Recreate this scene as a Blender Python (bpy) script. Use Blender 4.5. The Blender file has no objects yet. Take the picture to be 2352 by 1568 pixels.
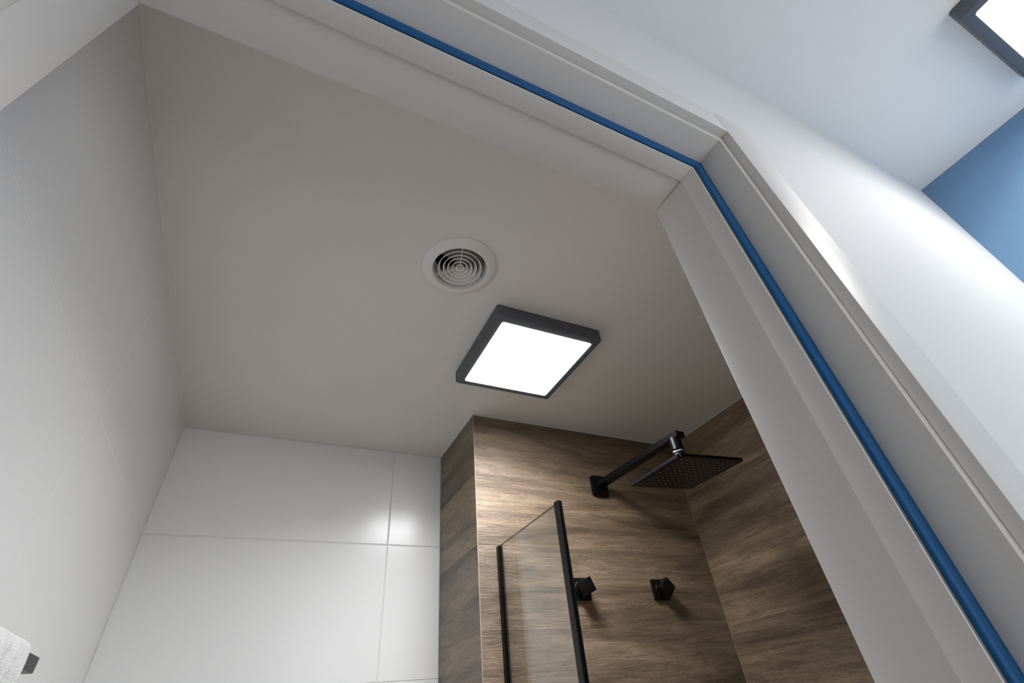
import bpy, bmesh, math, random
from mathutils import Vector, Matrix
random.seed(7)
PI = math.pi
sc = bpy.context.scene
COL = sc.collection
H = 1.40                                   # height of the camera above the floor

# ------------------------------------------------------------------ camera
R = ((0.90206179, -0.42330559, -0.08424312),
     (0.20900832, 0.59919957, -0.77283594),
     (0.37762421, 0.67953826, 0.62898943))
cd = bpy.data.cameras.new('camera'); cam = bpy.data.objects.new('camera', cd); COL.objects.link(cam)
cd.sensor_width = 36.0; cd.sensor_fit = 'HORIZONTAL'; cd.lens = 36.0 * 1077.52 / 2352.0
cd.clip_start = 0.01
M = Matrix(((R[0][0], -R[1][0], -R[2][0], 0), (R[0][1], -R[1][1], -R[2][1], 0),
            (R[0][2], -R[1][2], -R[2][2], H), (0, 0, 0, 1)))
cam.matrix_world = M
sc.camera = cam

# ------------------------------------------------------------------ world, exposure
w = bpy.data.worlds.new('world'); sc.world = w; w.use_nodes = True
w.node_tree.nodes['Background'].inputs[0].default_value = (0.97, 0.98, 1.0, 1)
w.node_tree.nodes['Background'].inputs[1].default_value = 2.9
vs = sc.view_settings
vs.view_transform = 'Standard'; vs.look = 'None'; vs.gamma = 1.0; vs.use_curve_mapping = False
vs.exposure = 0.0
sc.cycles.use_denoising = True
sc.cycles.max_bounces = 14; sc.cycles.diffuse_bounces = 8; sc.cycles.transparent_max_bounces = 12
LAMP_BATH = 17.0; SPOT_BATH = 8.4   # glowing panel, and the downward share of its light
LAMP_HALL = 13.0; SPOT_HALL = 3.2

# ------------------------------------------------------------------ dimensions (z values are above the camera)
XL, XR, XW, YB, YW, ZC = -0.3124, 1.3609, 0.5189, 1.5813, 1.2523, 0.80
YIN = 0.285                                # bathroom side of the door wall
YH = 0.1561                                # hall side of the door wall
ZK, XBL = 1.067, 1.455                     # hall ceiling, blue wall
XHL, YHB = -1.35, -1.25                    # hall left end, hall back wall

# ------------------------------------------------------------------ materials
def mat(name, col, rough=0.5, spec=0.5, metal=0.0):
    m = bpy.data.materials.new(name); m.use_nodes = True
    b = m.node_tree.nodes['Principled BSDF']
    b.inputs['Base Color'].default_value = (*col, 1); b.inputs['Roughness'].default_value = rough
    b.inputs['Specular IOR Level'].default_value = spec; b.inputs['Metallic'].default_value = metal
    return m

def bump(m, scale, strength, dist=0.002, detail=4, stretch=None):
    nt = m.node_tree; b = nt.nodes['Principled BSDF']
    tc = nt.nodes.new('ShaderNodeTexCoord'); nz = nt.nodes.new('ShaderNodeTexNoise')
    nz.inputs['Scale'].default_value = scale; nz.inputs['Detail'].default_value = detail
    src = tc.outputs['Object']
    if stretch:
        mp = nt.nodes.new('ShaderNodeMapping'); mp.inputs['Scale'].default_value = stretch
        nt.links.new(src, mp.inputs[0]); src = mp.outputs[0]
    nt.links.new(src, nz.inputs['Vector'])
    bp = nt.nodes.new('ShaderNodeBump'); bp.inputs['Strength'].default_value = strength
    bp.inputs['Distance'].default_value = dist
    nt.links.new(nz.outputs['Fac'], bp.inputs['Height']); nt.links.new(bp.outputs[0], b.inputs['Normal'])
    return m

def mottle(m, c1, c2, scale, lo=0.35, hi=0.65):
    nt = m.node_tree; b = nt.nodes['Principled BSDF']
    tc = nt.nodes.new('ShaderNodeTexCoord'); nz = nt.nodes.new('ShaderNodeTexNoise')
    nz.inputs['Scale'].default_value = scale; nz.inputs['Detail'].default_value = 5
    rp = nt.nodes.new('ShaderNodeValToRGB')
    rp.color_ramp.elements[0].position = lo; rp.color_ramp.elements[1].position = hi
    rp.color_ramp.elements[0].color = (*c1, 1); rp.color_ramp.elements[1].color = (*c2, 1)
    nt.links.new(tc.outputs['Object'], nz.inputs['Vector']); nt.links.new(nz.outputs['Fac'], rp.inputs[0])
    nt.links.new(rp.outputs[0], b.inputs['Base Color'])
    return m

paint_white = bump(mat('white_paint', (0.77, 0.76, 0.75), 0.7, 0.3), 90, 0.12, 0.001)
ceil_bath = bump(mottle(mat('bath_ceiling_paint', (0.6, 0.6, 0.6), 0.75, 0.25), (0.795, 0.773, 0.733), (0.815, 0.793, 0.753), 3), 120, 0.1, 0.001)
ceil_hall = bump(mat('hall_ceiling_paint', (0.88, 0.875, 0.87), 0.75, 0.25), 120, 0.1, 0.001)
blue_paint = bump(mottle(mat('blue_paint', (0.1, 0.3, 0.6), 0.6, 0.3), (0.165, 0.300, 0.485), (0.18, 0.32, 0.51), 4), 120, 0.12, 0.001)
tile_white = bump(mat('white_tile_glaze', (0.80, 0.80, 0.80), 0.23, 0.45), 2.5, 0.02, 0.003, 1)
grout = mottle(mat('grey_grout', (0.5, 0.5, 0.5), 0.9, 0.2), (0.66, 0.66, 0.65), (0.74, 0.74, 0.73), 40)
grout_pale = mat('white_grout', (0.86, 0.86, 0.85), 0.9, 0.2)
grout_brown = mat('brown_grout', (0.36, 0.29, 0.22), 0.9, 0.2)
caulk = mat('white_caulk', (0.66, 0.65, 0.62), 0.6, 0.3)
frame_paint = bump(mat('door_frame_lacquer', (0.715, 0.685, 0.655), 0.45, 0.4), 200, 0.05, 0.0006)
seal_blue = bump(mat('blue_rubber', (0.0006, 0.088, 0.262), 0.5, 0.3), 60, 0.08, 0.001)
black = bump(mat('matt_black_metal', (0.004, 0.004, 0.0045), 0.34, 0.22), 300, 0.05, 0.0005)
black_flat = mat('black_rubber', (0.01, 0.01, 0.01), 0.6, 0.4)
lamp_black = bump(mat('black_lamp_housing', (0.090, 0.099, 0.117), 0.5, 0.5), 400, 0.1, 0.0005)
chrome = mat('bright_screw', (0.8, 0.8, 0.82), 0.2, 0.5, 1.0)
tape_white = mat('white_thread_tape', (0.85, 0.85, 0.85), 0.6, 0.4)
vent_white = bump(mat('vent_plastic', (0.82, 0.81, 0.79), 0.4, 0.5), 60, 0.03, 0.0005)
vent_grey = mottle(mat('vent_inside', (0.3, 0.3, 0.3), 0.6, 0.3), (0.15, 0.14, 0.13), (0.23, 0.215, 0.20), 30)
duct_dark = mat('dark_duct', (0.015, 0.014, 0.013), 0.8, 0.2)
nozzle_grey = mat('grey_nozzle_rubber', (0.10, 0.10, 0.105), 0.45, 0.5)
floor_mat = mottle(mat('floor_tile', (0.3, 0.3, 0.3), 0.5, 0.4), (0.25, 0.225, 0.20), (0.31, 0.28, 0.25), 6)
hall_floor = mottle(mat('hall_floor', (0.6, 0.6, 0.6), 0.4, 0.4), (0.72, 0.69, 0.65), (0.78, 0.75, 0.71), 6)
glass_edge = mat('dark_glass_edge', (0.012, 0.022, 0.018), 0.2, 0.5)
towel_mat = bump(mottle(mat('white_towelling', (0.85, 0.85, 0.85), 0.95, 0.1), (0.74, 0.74, 0.74), (0.88, 0.88, 0.87), 70), 420, 0.8, 0.003)

def emitter(name, col, strength):
    m = bpy.data.materials.new(name); m.use_nodes = True; nt = m.node_tree; nt.nodes.clear()
    e = nt.nodes.new('ShaderNodeEmission'); o = nt.nodes.new('ShaderNodeOutputMaterial')
    e.inputs[0].default_value = (*col, 1); e.inputs[1].default_value = strength
    nt.links.new(e.outputs[0], o.inputs[0]); return m
glow_bath = emitter('lit_diffuser_bath', (0.97, 0.985, 1.0), LAMP_BATH)
glow_hall = emitter('lit_diffuser_hall', (1.0, 0.975, 0.945), LAMP_HALL)

def glass_material():
    m = bpy.data.materials.new('clear_glass'); m.use_nodes = True; nt = m.node_tree; nt.nodes.clear()
    o = nt.nodes.new('ShaderNodeOutputMaterial'); mx = nt.nodes.new('ShaderNodeMixShader')
    tr = nt.nodes.new('ShaderNodeBsdfTransparent'); gl = nt.nodes.new('ShaderNodeBsdfGlossy')
    fr = nt.nodes.new('ShaderNodeFresnel'); ge = nt.nodes.new('ShaderNodeNewGeometry'); ir = nt.nodes.new('ShaderNodeMapRange')
    ir.inputs['To Min'].default_value = 1.6; ir.inputs['To Max'].default_value = 1 / 1.6
    nt.links.new(ge.outputs['Backfacing'], ir.inputs[0]); nt.links.new(ir.outputs[0], fr.inputs['IOR'])
    tr.inputs[0].default_value = (0.955, 0.965, 0.96, 1); gl.inputs['Roughness'].default_value = 0.02
    nt.links.new(fr.outputs[0], mx.inputs[0]); nt.links.new(tr.outputs[0], mx.inputs[1])
    nt.links.new(gl.outputs[0], mx.inputs[2]); nt.links.new(mx.outputs[0], o.inputs[0]); return m
glass = glass_material()

def wood_material():
    """wood-look porcelain: grain runs along each plank's own X axis, each plank shifted at random"""
    m = bpy.data.materials.new('wood_look_tile'); m.use_nodes = True; nt = m.node_tree; N = nt.nodes; Lk = nt.links.new
    b = N['Principled BSDF']; b.inputs['Roughness'].default_value = 0.42; b.inputs['Specular IOR Level'].default_value = 0.6
    tc = N.new('ShaderNodeTexCoord'); oi = N.new('ShaderNodeObjectInfo')
    ml = N.new('ShaderNodeMath'); ml.operation = 'MULTIPLY'; ml.inputs[1].default_value = 37.0
    Lk(oi.outputs['Random'], ml.inputs[0])
    cx = N.new('ShaderNodeCombineXYZ'); Lk(ml.outputs[0], cx.inputs[0]); Lk(ml.outputs[0], cx.inputs[2])
    ad = N.new('ShaderNodeVectorMath'); ad.operation = 'ADD'
    Lk(tc.outputs['Object'], ad.inputs[0]); Lk(cx.outputs[0], ad.inputs[1])
    def noise(scl, detail, dist=0.0, rough=0.55):
        mp = N.new('ShaderNodeMapping'); mp.inputs['Scale'].default_value = scl; Lk(ad.outputs[0], mp.inputs[0])
        n = N.new('ShaderNodeTexNoise'); n.inputs['Scale'].default_value = 1.0; n.inputs['Detail'].default_value = detail
        n.inputs['Distortion'].default_value = dist; n.inputs['Roughness'].default_value = rough
        Lk(mp.outputs[0], n.inputs['Vector']); return n
    big = noise((1.8, 14, 14), 4, 0.9)
    mid = noise((9, 95, 95), 6, 1.2, 0.62)
    fine = noise((46, 390, 390), 5, 1.4, 0.66)
    blot = noise((3.2, 16, 16), 5, 0.8)
    def ramp(n, a, bq, ca, cb):
        r = N.new('ShaderNodeValToRGB'); r.color_ramp.elements[0].position = a; r.color_ramp.elements[1].position = bq
        r.color_ramp.elements[0].color = (*ca, 1); r.color_ramp.elements[1].color = (*cb, 1)
        Lk(n.outputs['Fac'], r.inputs[0]); return r
    def mixc(a, bq, fac, mode='MULTIPLY'):
        x = N.new('ShaderNodeMix'); x.data_type = 'RGBA'; x.blend_type = mode; x.inputs['Factor'].default_value = fac
        Lk(a, x.inputs['A']); Lk(bq, x.inputs['B']); return x.outputs['Result']
    base = ramp(big, 0.32, 0.68, (0.128, 0.091, 0.060), (0.375, 0.283, 0.196))
    g1 = ramp(mid, 0.34, 0.62, (0.58, 0.55, 0.52), (1.06, 1.05, 1.04))
    g2 = ramp(fine, 0.36, 0.62, (0.60, 0.58, 0.56), (1.12, 1.12, 1.12))
    g3 = ramp(blot, 0.29, 0.42, (0.50, 0.47, 0.45), (1, 1, 1))
    tint = N.new('ShaderNodeValToRGB'); tint.color_ramp.elements[0].color = (0.84, 0.83, 0.83, 1)
    tint.color_ramp.elements[1].color = (1.08, 1.06, 1.03, 1); Lk(oi.outputs['Random'], tint.inputs[0])
    c = mixc(mixc(mixc(mixc(base.outputs[0], g1.outputs[0], 0.8), g2.outputs[0], 0.8), g3.outputs[0], 0.75), tint.outputs[0], 1.0)
    Lk(c, b.inputs['Base Color'])
    bp = N.new('ShaderNodeBump'); bp.inputs['Strength'].default_value = 0.7; bp.inputs['Distance'].default_value = 0.0013
    Lk(fine.outputs['Fac'], bp.inputs['Height'])
    bp2 = N.new('ShaderNodeBump'); bp2.inputs['Strength'].default_value = 0.5; bp2.inputs['Distance'].default_value = 0.003
    Lk(mid.outputs['Fac'], bp2.inputs['Height']); Lk(bp.outputs[0], bp2.inputs['Normal']); Lk(bp2.outputs[0], b.inputs['Normal'])
    return m
wood = wood_material()

# ------------------------------------------------------------------ helpers
def link(name, me, parent=None, loc=(0, 0, 0), rot=(0, 0, 0)):
    o = bpy.data.objects.new(name, me); COL.objects.link(o)
    if parent: o.parent = parent
    o.location = loc; o.rotation_euler = rot; return o

def to_obj(name, bm, mats, parent=None, loc=(0, 0, 0), rot=(0, 0, 0), smooth=None):
    bmesh.ops.recalc_face_normals(bm, faces=bm.faces)
    me = bpy.data.meshes.new(name); bm.to_mesh(me); bm.free()
    for m in (mats if isinstance(mats, (list, tuple)) else [mats]): me.materials.append(m)
    if smooth is not None:
        for p in me.polygons: p.use_smooth = True
        me.set_sharp_from_angle(angle=math.radians(smooth))
    return link(name, me, parent, loc, rot)

def add_box(bm, x0, x1, y0, y1, z0, z1, bev=0.0, seg=1):
    vs_ = [bm.verts.new((x, y, z)) for x in (x0, x1) for y in (y0, y1) for z in (z0, z1)]
    idx = ((0, 1, 3, 2), (4, 6, 7, 5), (0, 4, 5, 1), (2, 3, 7, 6), (0, 2, 6, 4), (1, 5, 7, 3))
    fs = [bm.faces.new([vs_[i] for i in q]) for q in idx]
    if bev:
        es = list({e for f in fs for e in f.edges})
        bmesh.ops.bevel(bm, geom=es, offset=bev, segments=seg, affect='EDGES', profile=0.5)

def box(name, x0, x1, y0, y1, z0, z1, m, parent=None, bev=0.0, seg=1, loc=(0, 0, 0), rot=(0, 0, 0)):
    bm = bmesh.new(); add_box(bm, x0, x1, y0, y1, z0, z1, bev, seg)
    return to_obj(name, bm, m, parent, loc, rot, 40 if bev and seg > 1 else None)

def prism(name, bottom, top, m, parent=None, bev=0.0):
    """loft between two polygons with the same number of corners"""
    bm = bmesh.new(); a = [bm.verts.new(p) for p in bottom]; b = [bm.verts.new(p) for p in top]; n = len(a)
    bm.faces.new(a); bm.faces.new(b[::-1])
    for i in range(n): bm.faces.new((a[i], b[i], b[(i + 1) % n], a[(i + 1) % n]))
    if bev:
        bm.normal_update()
        es = [e for e in bm.edges if e.calc_length() > 0.3]
        bmesh.ops.bevel(bm, geom=es, offset=bev, segments=2, affect='EDGES', profile=0.5, clamp_overlap=True)
    return to_obj(name, bm, m, parent, smooth=30)

def lathe(bm, prof, n=48, closed=False, c=(0, 0, 0)):
    rings = []
    for r, z in prof:
        rings.append([bm.verts.new((c[0] + r * math.cos(2 * PI * k / n), c[1] + r * math.sin(2 * PI * k / n), c[2] + z)) for k in range(n)])
    m_ = len(rings)
    for i in range(m_ if closed else m_ - 1):
        A, B = rings[i], rings[(i + 1) % m_]
        for k in range(n): bm.faces.new((A[k], A[(k + 1) % n], B[(k + 1) % n], B[k]))
    if not closed:
        for rr in (rings[0], rings[-1]): bm.faces.new(rr)

def structure(o, label):
    o['kind'] = 'structure'; o['label'] = label; return o
def thing(o, label, cat, group=None):
    o['label'] = label; o['category'] = cat
    if group: o['group'] = group
    return o
def empty(name, loc):
    o = bpy.data.objects.new(name, None); COL.objects.link(o); o.location = loc; o.empty_display_size = 0.05; return o

# ------------------------------------------------------------------ room shell
T = 0.012                                  # depth of the wall tiles
fl = box('floor', XL - .1, XR + .1, YIN - .06, YB + .1, -.06, 0, floor_mat); structure(fl, 'bathroom floor tiles')
fh = box('floor', XHL - .1, XBL + .1, YHB - .1, YIN - .06, -.06, 0, hall_floor); structure(fh, 'pale hall floor outside the bathroom')

VX, VY, VR = 0.2565, 0.664, 0.0715         # fan position and hole in the ceiling
def ceiling_with_hole():
    bm = bmesh.new(); n = 48; z0, z1 = H + ZC, H + ZC + .10; s = 0.12
    x0, x1, y0, y1 = XL - .1, XR + .1, YIN, YB + .1
    def sq(a):
        c_, s_ = math.cos(a), math.sin(a); k = s / max(abs(c_), abs(s_)); return (VX + c_ * k, VY + s_ * k)
    lay = {}
    for z in (z0, z1):
        ci = [bm.verts.new((VX + VR * math.cos(2 * PI * k / n + PI / 4), VY + VR * math.sin(2 * PI * k / n + PI / 4), z)) for k in range(n)]
        so = [bm.verts.new((*sq(2 * PI * k / n + PI / 4), z)) for k in range(n)]
        for k in range(n): bm.faces.new((ci[k], ci[(k + 1) % n], so[(k + 1) % n], so[k]))
        lay[z] = ci
        q = n // 4                          # corners of the square: so[0] (+,+), so[q] (-,+), so[2q] (-,-), so[3q] (+,-)
        oc = [bm.verts.new(p) for p in ((x1, y1, z), (x0, y1, z), (x0, y0, z), (x1, y0, z))]
        for i in range(4):
            side = [so[(i * q + k) % n] for k in range(q + 1)]
            bm.faces.new([oc[i]] + side + [oc[(i + 1) % 4]])
    for k in range(n):
        bm.faces.new((lay[z0][k], lay[z0][(k + 1) % n], lay[z1][(k + 1) % n], lay[z1][k]))
    bmesh.ops.triangulate(bm, faces=[f for f in bm.faces if len(f.verts) > 4])
    return to_obj('ceiling', bm, ceil_bath)
structure(ceiling_with_hole(), 'grey-white painted bathroom ceiling')
cut_y = YH - 0.0005
o = box('ceiling', XHL - .1, XBL + .1, YHB - .1, YH + 0.0, H + ZK, H + ZK + .08, ceil_hall); structure(o, 'white hall ceiling outside the door')

# door wall (with the opening), white paint
XO0, XO1, ZO = -0.3475, 0.5557, 0.7174
bm = bmesh.new()
add_box(bm, XHL - .1, XO0, YH, YIN, 0, H + ZK + .08)
add_box(bm, XO1, XBL + .1, YH, YIN, 0, H + ZK + .08)
add_box(bm, XO0, XO1, YH, YIN, H + ZO, H + ZK + .08)
wf = to_obj('wall_front', bm, paint_white); structure(wf, 'white painted wall around the doorway')
bm = bmesh.new(); add_box(bm, XBL, XBL + .1, YHB - .1, YH, 0, H + ZK)
o = to_obj('wall_hall_right', bm, blue_paint); structure(o, 'blue painted wall at the right end of the hall')
bm = bmesh.new()                            # unseen window, added behind the camera to brighten hall and doorway
WX0, WX1, WZ0, WZ1 = 0.25, 1.35, .70, 2.20
add_box(bm, XHL - .1, WX0, YHB - .1, YHB, 0, H + ZK); add_box(bm, WX1, XBL, YHB - .1, YHB, 0, H + ZK)
add_box(bm, WX0, WX1, YHB - .1, YHB, 0, WZ0); add_box(bm, WX0, WX1, YHB - .1, YHB, WZ1, H + ZK)
o = to_obj('wall_hall_back', bm, paint_white); structure(o, 'white hall wall behind the camera')
win = empty('added_window_1', ((WX0 + WX1) / 2, YHB - .05, WZ0)); structure(win, 'made-up white framed window behind the camera, added for daylight')
wx, wh = (WX1 - WX0) / 2, WZ1 - WZ0
bm = bmesh.new()
add_box(bm, -wx, -wx + .06, -.03, .03, 0, wh); add_box(bm, wx - .06, wx, -.03, .03, 0, wh)
add_box(bm, -wx + .06, wx - .06, -.03, .03, 0, .06); add_box(bm, -wx + .06, wx - .06, -.03, .03, wh - .06, wh)
to_obj('added_window_frame', bm, paint_white, win)
box('added_window_pane', -wx + .06, wx - .06, -.003, .003, .06, wh - .06, glass, win)
bm = bmesh.new(); add_box(bm, XHL - .1, XHL, YHB, YH, 0, H + ZK)
o = to_obj('wall_hall_left', bm, paint_white); structure(o, 'white wall at the left end of the hall')

# tiled walls: a backing of grout and every tile its own piece
wl = box('wall_left', XL - .1, XL - .0005, YIN, YB + .1, 0, H + ZC, grout_pale); structure(wl, 'white large-format tiled wall left of the ceiling fan')
wb = box('wall_back', XL - .0010, XW + .02, YB + .0010, YB + .1, 0, H + ZC, grout); structure(wb, 'white tiled back wall with the lamp reflection')
wr = box('wall_right', XR + .0008, XR + .1, YIN, YW + .0008, 0, H + ZC, grout_brown); structure(wr, 'wood-look tiled wall right of the shower head')
ws = box('wall_shower', XW + .0008, XR + .1, YW + .0008, YB + .1, 0, H + ZC, grout_brown); structure(ws, 'boxed-out wood-look tiled wall carrying the shower')

mesh_cache = {}
def tile(parent, length, height, m, loc, rz, bev, name='tile', thick=0.0009):
    """slab with its front face at local y=0 facing -y, centred on x, from z=0 up"""
    key = (round(length, 4), round(height, 4), m.name, thick)
    if key not in mesh_cache:
        bm = bmesh.new(); d = T
        add_box(bm, -length / 2, length / 2, 0, thick, 0, height)
        es = [e for e in bm.edges if all(abs(v.co.y) < 1e-6 for v in e.verts)]
        bmesh.ops.bevel(bm, geom=es, offset=bev, segments=2, affect='EDGES', profile=0.5)
        bmesh.ops.recalc_face_normals(bm, faces=bm.faces)
        me = bpy.data.meshes.new(name); bm.to_mesh(me); bm.free(); me.materials.append(m)
        for p in me.polygons: p.use_smooth = True
        me.set_sharp_from_angle(angle=math.radians(25))
        mesh_cache[key] = me
    return link(name, mesh_cache[key], parent, loc, (0, 0, rz))

G, GL = 0.0040, 0.0015
zrows = [ZC - .002, 0.4756]
while zrows[-1] - 0.3597 > -H: zrows.append(zrows[-1] - 0.3597)
zrows.append(-H)
for a, b in zip(zrows[:-1], zrows[1:]):
    h = a - b - G; hl = a - b - GL
    if h < .02: continue
    for y0, y1 in ((YIN, 0.9205), (0.9205, YB)):
        L_ = y1 - y0 - GL
        tile(wl, L_, hl, tile_white, (XL, (y0 + y1) / 2, H + b + GL / 2), PI / 2, 0.0004, 'tile', .0005)
    for x0, x1 in ((XL, 0.3441), (0.3441, XW)):
        L_ = x1 - x0 - G
        tile(wb, L_, h, tile_white, ((x0 + x1) / 2, YB, H + b + G / 2), 0, 0.0007)
G2 = 0.0015
wrows = [ZC - .0015, 0.5968, 0.3883, 0.1823]
while wrows[-1] - 0.206 > -H: wrows.append(wrows[-1] - 0.206)
wrows.append(-H)
for a, b in zip(wrows[:-1], wrows[1:]):
    h = a - b - G2
    if h < .02: continue
    tile(ws, XR - XW - G2, h, wood, ((XW + XR) / 2, YW, H + b + G2 / 2), 0, 0.0003, 'plank_tile')
    tile(ws, YB - YW - G2, h, wood, (XW, (YW + YB) / 2, H + b + G2 / 2), -PI / 2, 0.0003, 'plank_tile')
    tile(wr, YW - YIN - G2 - .001, h, wood, (XR, (YW + YIN) / 2 + .0005, H + b + G2 / 2), -PI / 2, 0.0003, 'plank_tile')

for a, b in zip(wrows[:-1], wrows[1:]):       # unseen dark cladding, added on the door wall to cut bounced light
    h = a - b - G2
    if h < .02: continue
    tile(wf, XR - .0012 - .66, h, wood, ((XR + .66) / 2 - .0004, YIN + .0009, H + b + G2 / 2), PI, 0.0003, 'plank_tile')

# caulk beads along the ceiling and the corner edge of the wood tiles
def bead(bm, p, q, r=0.0022, n=8):
    p, q = Vector(p), Vector(q); d = (q - p).normalized(); u = d.orthogonal().normalized(); v = d.cross(u)
    A = [bm.verts.new(p + r * (u * math.cos(2 * PI * k / n) + v * math.sin(2 * PI * k / n))) for k in range(n)]
    B = [bm.verts.new(q + r * (u * math.cos(2 * PI * k / n) + v * math.sin(2 * PI * k / n))) for k in range(n)]
    for k in range(n): bm.faces.new((A[k], A[(k + 1) % n], B[(k + 1) % n], B[k]))
    bm.faces.new(A); bm.faces.new(B)
zt = H + ZC - .0006
bm = bmesh.new()
bead(bm, (XW, YW, zt), (XR, YW, zt)); bead(bm, (XW, YW, zt), (XW, YB, zt)); bead(bm, (XR, YW, zt), (XR, YIN, zt))
o = to_obj('trim_1', bm, caulk, smooth=60); structure(o, 'thin pale caulk line between ceiling and wood tiles')
bm = bmesh.new(); bead(bm, (XL, YB, zt), (XW, YB, zt), 0.004)
o = to_obj('trim_2', bm, caulk, smooth=60); structure(o, 'pale caulk line between ceiling and white tiles')
bm = bmesh.new(); add_box(bm, XW - .0004, XW + .0012, YW - .0004, YW + .0012, 0, H + ZC - .003, .0003)
o = to_obj('trim_3', bm, mat('tile_edge', (0.42, 0.34, 0.27), 0.5), None); structure(o, 'pale outer corner edge of the wood-look tiles')

# ------------------------------------------------------------------ door frame
J0, J1, JB, J3, J5 = 0.5557, 0.4911, 0.4804, 0.4487, 0.4499
A0, A1, AB, A3, A5 = -0.3475, -0.2829, -0.2722, -0.2405, -0.2416
Z0, Z1, ZB_, Z3, Z5 = 0.7174, 0.6582, 0.6450, 0.6124, 0.6212
Y1, Y2, Y3, Y4, Y5 = 0.1521, 0.1644, 0.2038, 0.2291, 0.2890
door = empty('door_1', (0, 0, 0)); structure(door, 'white lacquered door frame with a blue rubber seal')
box('casing', J1, J0, Y1, Y2, 0, H + Z0, frame_paint, door, .0006, 2)
box('casing', A0, A1, Y1, Y2, 0, H + Z0, frame_paint, door, .0006, 2)
box('header_casing', A1 + .0003, J1 - .0003, Y1 + .0002, Y2, H + Z1, H + Z0, frame_paint, door, .0006, 2)
def lerp(a, b, t): return a + (b - a) * t
def prof(u, y, big=None):
    """u = 0 at the stop edge, 1 at the rebate, 'o' at the outer edge -> (right x, left x, header z, y)"""
    if u == 'o': return (J0, A0, Z0, y)
    return (lerp(J3, JB, u), lerp(A3, AB, u), lerp(Z3, ZB_, u), y)
def three(nm, nmh, pts, m, bev):
    prism(nm, [(p[0], p[3], 0) for p in pts], [(p[0], p[3], H + p[2]) for p in pts], m, door, bev)
    prism(nm, [(p[1], p[3], 0) for p in pts], [(p[1], p[3], H + p[2]) for p in pts], m, door, bev)
    prism(nmh, [(p[1], p[3], H + p[2]) for p in pts], [(p[0], p[3], H + p[2]) for p in pts], m, door, bev)
three('jamb', 'header_jamb', [prof('o', Y2), prof(1, Y2), prof(1, .2075), prof(.45, .2075), prof(.45, .2170), prof(.055, .2170),
      prof(.055, .2042), prof(0, .2046), prof(0, Y4), prof('o', Y4)], frame_paint, .0004)
three('seal', 'header_seal', [prof(1, .2075), prof(1, .2050), prof(.96, .2040), prof(.84, .2036), prof(.79, .2049), prof(.76, .2036), prof(.70, .2024),
      prof(.58, .2014), prof(.46, .2016), prof(.37, .2026), prof(.33, .2040), prof(.31, .2056), prof(.34, .2070), prof(.40, .2079), prof(.45, .2082), prof(.452, .2075)], seal_blue, 0)
pr = lambda y, o_: (J0, A0, Z0, y) if o_ else (J5, A5, Z5, y)
pp = [pr(Y4 + .0002, 1), pr(Y4 + .0002, 0), pr(Y5, 0), pr(Y5, 1)]
prism('jamb_panel', [(p[0], p[3], 0) for p in pp], [(p[0], p[3], H + Z0) for p in pp], frame_paint, door, .0009)
prism('jamb_panel', [(p[1], p[3], 0) for p in pp], [(p[1], p[3], H + Z0) for p in pp], frame_paint, door, .0009)
hp = [(Y4 + .0002, Z0), (Y4 + .0002, .6158), (.2865, .6158), (.2865, Z0)]
prism('header_panel', [(A5 + .0010, y, H + z) for y, z in hp], [(J5 - .0016, y, H + z) for y, z in hp], frame_paint, door, .0009)

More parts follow.
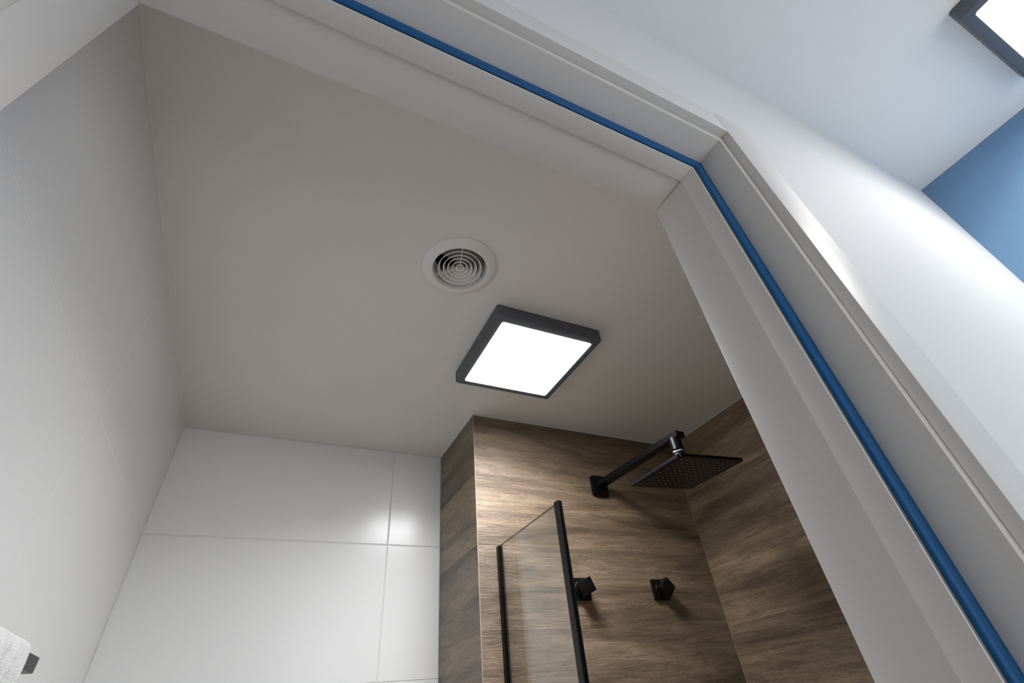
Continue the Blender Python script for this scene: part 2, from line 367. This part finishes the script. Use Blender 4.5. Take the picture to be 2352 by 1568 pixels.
# ------------------------------------------------------------------ square ceiling lamps
def ceiling_lamp(x0, x1, y0, y1, ztop, glow, watts, glow_col, label):
    cx, cy = (x0 + x1) / 2, (y0 + y1) / 2; r = empty('ceiling_lamp', (cx, cy, H + ztop))
    thing(r, label, 'lamp', 'square black-framed ceiling lamps')
    hx, hy, d = (x1 - x0) / 2, (y1 - y0) / 2, 0.036
    ix, iy = hx - .0215, hy - .0215
    def rr(hx_, hy_, rad, z, n=5):
        out = []
        for sx, sy, a0 in ((1, 1, 0), (-1, 1, PI / 2), (-1, -1, PI), (1, -1, 1.5 * PI)):
            for k in range(n):
                a = a0 + k / (n - 1) * PI / 2
                out.append((sx * (hx_ - rad) + rad * math.cos(a), sy * (hy_ - rad) + rad * math.sin(a), z))
        return out
    bm = bmesh.new()
    loops = [rr(hx - .0008, hy - .0008, .007, 0), rr(hx, hy, .007, -.002), rr(hx, hy, .007, -d + .003), rr(hx - .0025, hy - .0025, .006, -d),
             rr(ix + .002, iy + .002, .005, -d - .0012), rr(ix, iy, .004, -d + .0004), rr(ix, iy, .004, -d + .006)]
    V = [[bm.verts.new(p) for p in lp] for lp in loops]; n = len(V[0])
    for a, b in zip(V[:-1], V[1:]):
        for k in range(n): bm.faces.new((a[k], a[(k + 1) % n], b[(k + 1) % n], b[k]))
    bm.faces.new(V[0]); bm.faces.new(V[-1])
    to_obj('housing', bm, lamp_black, r, smooth=35)
    bm = bmesh.new()
    A = [bm.verts.new(p) for p in rr(ix - .0003, iy - .0003, .004, -d + .0055)]; B = [bm.verts.new(p) for p in rr(ix - .0018, iy - .0018, .004, -d - .0030)]
    for k in range(len(A)): bm.faces.new((A[k], A[(k + 1) % len(A)], B[(k + 1) % len(A)], B[k]))
    bm.faces.new(A); bm.faces.new(B)
    q = to_obj('diffuser', bm, glow, r, smooth=35); q['label'] = 'glowing white diffuser panel'
    ld = bpy.data.lights.new('panel_light', 'AREA'); ld.shape = 'RECTANGLE'; ld.size = 2 * ix - .006; ld.size_y = 2 * iy - .006
    ld.energy = watts; ld.spread = math.radians(150); ld.color = glow_col
    lo = bpy.data.objects.new('panel_light', ld); COL.objects.link(lo); lo.parent = r; lo.location = (0, 0, -d - .0036)
    for (sx, sy, nx, ny) in ((.28 * hx, -hy - .0002, 0, -1), (-hx - .0002, .25 * -hy, -1, 0), (-.28 * hx, hy + .0002, 0, 1), (hx + .0002, .25 * hy, 1, 0)):
        bm = bmesh.new(); lathe(bm, [(.0024, 0), (.0024, .0008), (.0012, .0016)], 12)
        ro = Vector((nx, ny, 0)).to_track_quat('Z', 'Y').to_euler()
        s_ = to_obj('screw', bm, chrome, r, (sx, sy, -.018), ro, 40); s_['label'] = 'small bright side screw'
    return r
ceiling_lamp(0.3835, 0.6860, 0.7430, 1.0480, ZC, glow_bath, SPOT_BATH, (0.97, 0.985, 1.0), 'lit square lamp with black frame on the bathroom ceiling beside the fan')
ceiling_lamp(1.0450, 1.3530, -0.4370, -0.1285, ZK, glow_hall, SPOT_HALL, (1.0, 0.975, 0.945), 'lit square lamp on the hall ceiling near the blue wall')

# ------------------------------------------------------------------ round ceiling fan
fan = empty('ceiling_vent', (VX, VY, H + ZC)); thing(fan, 'round white extractor vent with ring grille on the bathroom ceiling', 'vent')
bm = bmesh.new()
lathe(bm, [(.0715, 0.0), (.083, 0.0), (.0835, -.0025), (.0815, -.0050), (.070, -.0085), (.0625, -.0100), (.0605, -.0095), (.0575, .006), (.0545, .030), (.0565, .030), (.0600, .004), (.0715, .0)], 64, True)
to_obj('flange', bm, vent_white, fan, smooth=35)
rad = [.0475, .0365, .0268, .0173, .0082]
for i, r_ in enumerate(rad):
    bm = bmesh.new(); z = -.0065 + .0006 * i; t = .0014
    lathe(bm, [(r_, z), (r_ + t, z - .0003), (r_ + t * 1.1, z + .001), (r_ - .0026, z + .010), (r_ - .0040, z + .010), (r_ - .0008, z + .002)], 48, True)
    to_obj('grille_ring', bm, vent_white, fan, smooth=50)
for a in (math.radians(-103.7), math.radians(16.3), math.radians(136.3)):
    bm = bmesh.new(); add_box(bm, .004, .0590, -.0007, .0007, -.0042, .006, .0003)
    to_obj('spoke', bm, vent_white, fan, rot=(0, 0, a))
bm = bmesh.new()                            # inner plate with an open sector
n = 40; a0, a1 = math.radians(188), math.radians(188 + 296)
top = []; bot = []
for k in range(n + 1):
    a = a0 + (a1 - a0) * k / n; top.append(bm.verts.new((.0535 * math.cos(a), .0535 * math.sin(a), .022))); bot.append(bm.verts.new((.0535 * math.cos(a), .0535 * math.sin(a), .018)))
ct, cb = bm.verts.new((0, 0, .022)), bm.verts.new((0, 0, .018))
for k in range(n):
    bm.faces.new((ct, top[k], top[k + 1])); bm.faces.new((cb, bot[k + 1], bot[k])); bm.faces.new((top[k], bot[k], bot[k + 1], top[k + 1]))
bm.faces.new((ct, cb, bot[0], top[0])); bm.faces.new((ct, top[n], bot[n], cb))
to_obj('inner_plate', bm, vent_grey, fan)
bm = bmesh.new(); lathe(bm, [(.0545, .030), (.0585, .030), (.0585, .092), (.0001, .092), (.0001, .088), (.0545, .088)], 40, True)
to_obj('duct', bm, duct_dark, fan, smooth=40)

# ------------------------------------------------------------------ rain shower
def plate(bm, x0, x1, z0, z1, yb, yf, rad, edge):
    """rounded plate standing on the wall: back at yb, front at yf (towards -y)"""
    cx, cz = (x0 + x1) / 2, (z0 + z1) / 2
    def loop(ins, y):
        hx, hz, r_ = (x1 - x0) / 2 - ins, (z1 - z0) / 2 - ins, max(.0004, rad - ins); out = []
        for sx, sz, a0 in ((1, 1, 0), (-1, 1, PI / 2), (-1, -1, PI), (1, -1, 1.5 * PI)):
            for k in range(6):
                a = a0 + k / 5 * PI / 2
                out.append(bm.verts.new((cx + sx * (hx - r_) + r_ * math.cos(a), y, cz + sz * (hz - r_) + r_ * math.sin(a))))
        return out
    L = [loop(0, yb), loop(0, yf + edge), loop(edge * .3, yf + edge * .3), loop(edge, yf)]
    for A, B in zip(L[:-1], L[1:]):
        for k in range(len(A)): bm.faces.new((A[k], A[(k + 1) % len(A)], B[(k + 1) % len(B)], B[k]))
    bm.faces.new(L[0]); bm.faces.new(L[-1])
HD = (0.9662, 0.8669, 0.4756)
sh = empty('rain_shower', (0.968, YW, H + .595)); thing(sh, 'black square rain shower head on a long straight wall arm', 'shower')
SL = lambda x, y, z: (x - .968, y - YW, z - .595)
bm = bmesh.new(); a = SL(.9375, YW - .010, .5595); b = SL(.9985, YW, .6305)
plate(bm, a[0], b[0], a[2], b[2], b[1], a[1], .009, .0012)
to_obj('base_plate', bm, black, sh, smooth=35)
bm = bmesh.new()
def arm_sec(y, zc): return [SL(x, y, z) for x, z in ((.9560, zc - .0085), (.9880, zc - .0085), (.9880, zc + .0085), (.9560, zc + .0085))]
s0, s1 = [bm.verts.new(p) for p in arm_sec(YW - .009, .6000)], [bm.verts.new(p) for p in arm_sec(.8450, .5855)]
bm.faces.new(s0); bm.faces.new(s1)
for k in range(4): bm.faces.new((s0[k], s0[(k + 1) % 4], s1[(k + 1) % 4], s1[k]))
bmesh.ops.bevel(bm, geom=list(bm.edges), offset=.0012, segments=2, affect='EDGES'); to_obj('arm', bm, black, sh, smooth=35)
c = SL(HD[0], HD[1], 0)
bm = bmesh.new()
lathe(bm, [(.0165, .5795), (.0165, .545), (.0150, .5435), (.0115, .5425), (.0115, .5385), (.0150, .5375), (.0170, .534), (.0175, .512), (.0150, .506), (.0100, .502), (.0100, .498), (.018, .493), (.018, .4832)], 32, False, c)
to_obj('swivel_stem', bm, black, sh, smooth=35)
bm = bmesh.new()                            # thread tape wound below the stem
pts = []
for k in range(61):
    a = k / 60 * 2 * PI * 1.6; pts.append(Vector((c[0] + .0125 * math.cos(a), c[1] + .0125 * math.sin(a), c[2] + .5390 + .0018 * math.sin(3 * a) + .0010 * k / 60)))
prev = None
for k, p in enumerate(pts):
    d = Vector((p.x - c[0], p.y - c[1], 0)).normalized()
    ring = [bm.verts.new(p + d * q + Vector((0, 0, z))) for q, z in ((-.001, -.0016), (.0012, -.0013), (.0012, .0013), (-.001, .0016))]
    if prev:
        for j in range(4): bm.faces.new((prev[j], prev[(j + 1) % 4], ring[(j + 1) % 4], ring[j]))
    prev = ring
q = to_obj('thread_tape', bm, tape_white, sh, smooth=60); q['label'] = 'loose white thread tape'
rot = math.radians(-3.63)
bm = bmesh.new(); hs = .106; add_box(bm, -hs, hs, -hs, hs, 0, .0078)
es = [e for e in bm.edges if abs(e.verts[0].co.z - e.verts[1].co.z) > .005]; bmesh.ops.bevel(bm, geom=es, offset=.006, segments=4, affect='EDGES')
bmesh.ops.bevel(bm, geom=[e for e in bm.edges if abs(e.verts[0].co.z - e.verts[1].co.z) < .001], offset=.0007, segments=2, affect='EDGES')
head = to_obj('head', bm, black, sh, (c[0], c[1], HD[2] - .595), (math.radians(2.58), -math.radians(1.98), rot), 35)
bm = bmesh.new()
for i in range(11):
    for j in range(11):
        lathe(bm, [(.0021, .0002), (.0019, -.0010), (.0010, -.0018)], 8, False, (-.085 + .017 * i, -.085 + .017 * j, 0))
q = to_obj('nozzles', bm, nozzle_grey, head, smooth=40); q['kind'] = 'stuff'; q['label'] = 'grid of grey rubber nozzles'

# ------------------------------------------------------------------ two valves
def valve(x, z, ang, label):
    r = empty('shower_valve', (x, YW, H + z)); thing(r, label, 'valve', 'black shower valves')
    bm = bmesh.new(); plate(bm, -.0285, .0285, -.0285, .0285, 0, -.010, .003, .001)
    to_obj('base_plate', bm, black, r, smooth=35)
    bm = bmesh.new(); lathe(bm, [(.0235, .010), (.0235, .0145), (.0225, .0155), (.0165, .0160), (.0165, .021)], 40)
    to_obj('collar', bm, black, r, rot=(PI / 2, 0, 0), smooth=35)
    bm = bmesh.new(); add_box(bm, -.0192, .0192, -.0460, -.0205, -.0192, .0192, .0009, 2)
    to_obj('knob', bm, black, r, rot=(0, ang, 0), smooth=35)
valve(0.829, 0.2790, -math.radians(22.6), 'black square valve knob nearest the glass screen')
valve(1.118, 0.2800, -math.radians(44), 'black square valve knob turned on its corner nearest the wall corner')

# ------------------------------------------------------------------ glass screen
gs = empty('shower_screen', (0.5816, YW, 0)); thing(gs, 'clear glass shower screen with two black edge profiles', 'shower screen')
bm = bmesh.new(); add_box(bm, -.0026, .0026, .910 - YW, 1.2475 - YW, .05, H + .3845)
bm.faces.ensure_lookup_table()
for f in bm.faces:
    n_ = f.calc_center_median()
    f.material_index = 0 if abs(abs(n_.x) - .0026) < 1e-5 else 1
to_obj('glass_pane', bm, [glass, glass_edge], gs)
def channel(name, y0, y1, open_dir, ztop, hw):
    bm = bmesh.new(); t = hw - .0028
    add_box(bm, -hw, -.0028, y0, y1, .02, ztop, .0006); add_box(bm, .0028, hw, y0, y1, .02, ztop, .0006)
    if open_dir < 0: add_box(bm, -.0028, .0028, y1 - .0035, y1 - .0002, .02, ztop - .0004)
    else: add_box(bm, -.0028, .0028, y0 + .0002, y0 + .0028, .02, ztop - .0004)
    return to_obj(name, bm, black, gs)
channel('wall_profile', -.0140, -.0003, -1, H + .3845, .0068)
channel('edge_profile', .9055 - YW, .9240 - YW, 1, H + .3875, .0055)
bm = bmesh.new()
for s in (-1, 1): add_box(bm, s * .0047 - .0004, s * .0047 + .0004, .9040 - YW, .9056 - YW, .02, H + .3873)
q = to_obj('gasket', bm, black_flat, gs)

# ------------------------------------------------------------------ towel on its rail
XT = -.2524
rail = empty('towel_rail', (XL, .77, H + .112)); thing(rail, 'black square towel rail on the white tiled wall', 'towel rail')
box('bar', XT - XL - .009, XT - XL + .009, .46 - .77, .9440 - .77, -.0088, .0088, black, rail, .0006, 2)
for y in (.484, .8835): box('post', 0.0, XT - XL - .009, y - .009 - .77, y + .009 - .77, -.0088, .0088, black, rail, .0006, 2)
def towel():
    bm = bmesh.new(); ny = 44; y0, y1 = .50, .8705
    # cross-section (x outward from bar centre, z from bar centre), outer skin then inner skin
    hang_f, hang_b, ti, to = .36, .30, .0105, .0180
    out = [(to, -hang_f + .02 * k) for k in range(int(hang_f / .02))] + [(to, -.004)]
    out += [(to * math.cos(a), .004 + .0145 * math.sin(a)) for a in [PI * k / 10 for k in range(1, 10)]]
    out += [(-to, -.004)] + [(-to, -.02 * k) for k in range(1, int(hang_b / .02) + 1)]
    inn = [(-ti, z) for z in (-hang_b, -.15, -.010)] + [(-ti, .0094), (ti, .0094)] + [(ti, z) for z in (-.010, -.15, -hang_f)]
    loop = out + inn; no = len(out); rings = []
    for j in range(ny + 1):
        t = j / ny; y = lerp(y0, y1, t)
        e = min(1.0, (y1 - y) / .012); e0 = min(1.0, (y - y0) / .012)
        drop = .0030 * (1 - math.sqrt(max(0, 1 - (1 - e) ** 2))) + .0030 * (1 - math.sqrt(max(0, 1 - (1 - e0) ** 2)))
        ring = []
        for i, (x, z) in enumerate(loop):
            xx, zz = x, z
            if i < no:
                wv = .0005 * math.sin(y * 60 + z * 11) + .0004 * math.sin(y * 23 - z * 40)
                xx += (wv if x > 0 else -wv * .5)
                if z > -.006: zz = z - min(drop, max(0, z + .004) * .62)
                xx -= (.0025 * (1 - math.sqrt(max(0, 1 - (1 - min(1, (y1 - y) / .018)) ** 2)))) * (1 if x > 0 else -1)
                if zz < -.05: zz += .004 * math.sin(y * 17 + (1 if x > 0 else 3))
            ring.append(bm.verts.new((xx, y - .77, zz)))
        rings.append(ring)
    n = len(loop)
    for a, b in zip(rings[:-1], rings[1:]):
        for k in range(n): bm.faces.new((a[k], a[(k + 1) % n], b[(k + 1) % n], b[k]))
    f1 = bm.faces.new(rings[0]); f2 = bm.faces.new(rings[-1]); bmesh.ops.triangulate(bm, faces=[f1, f2])
    return to_obj('towel', bm, towel_mat, None, (XT, .77, H + .112), smooth=60)
thing(towel(), 'white terry towel draped over the black rail', 'towel')
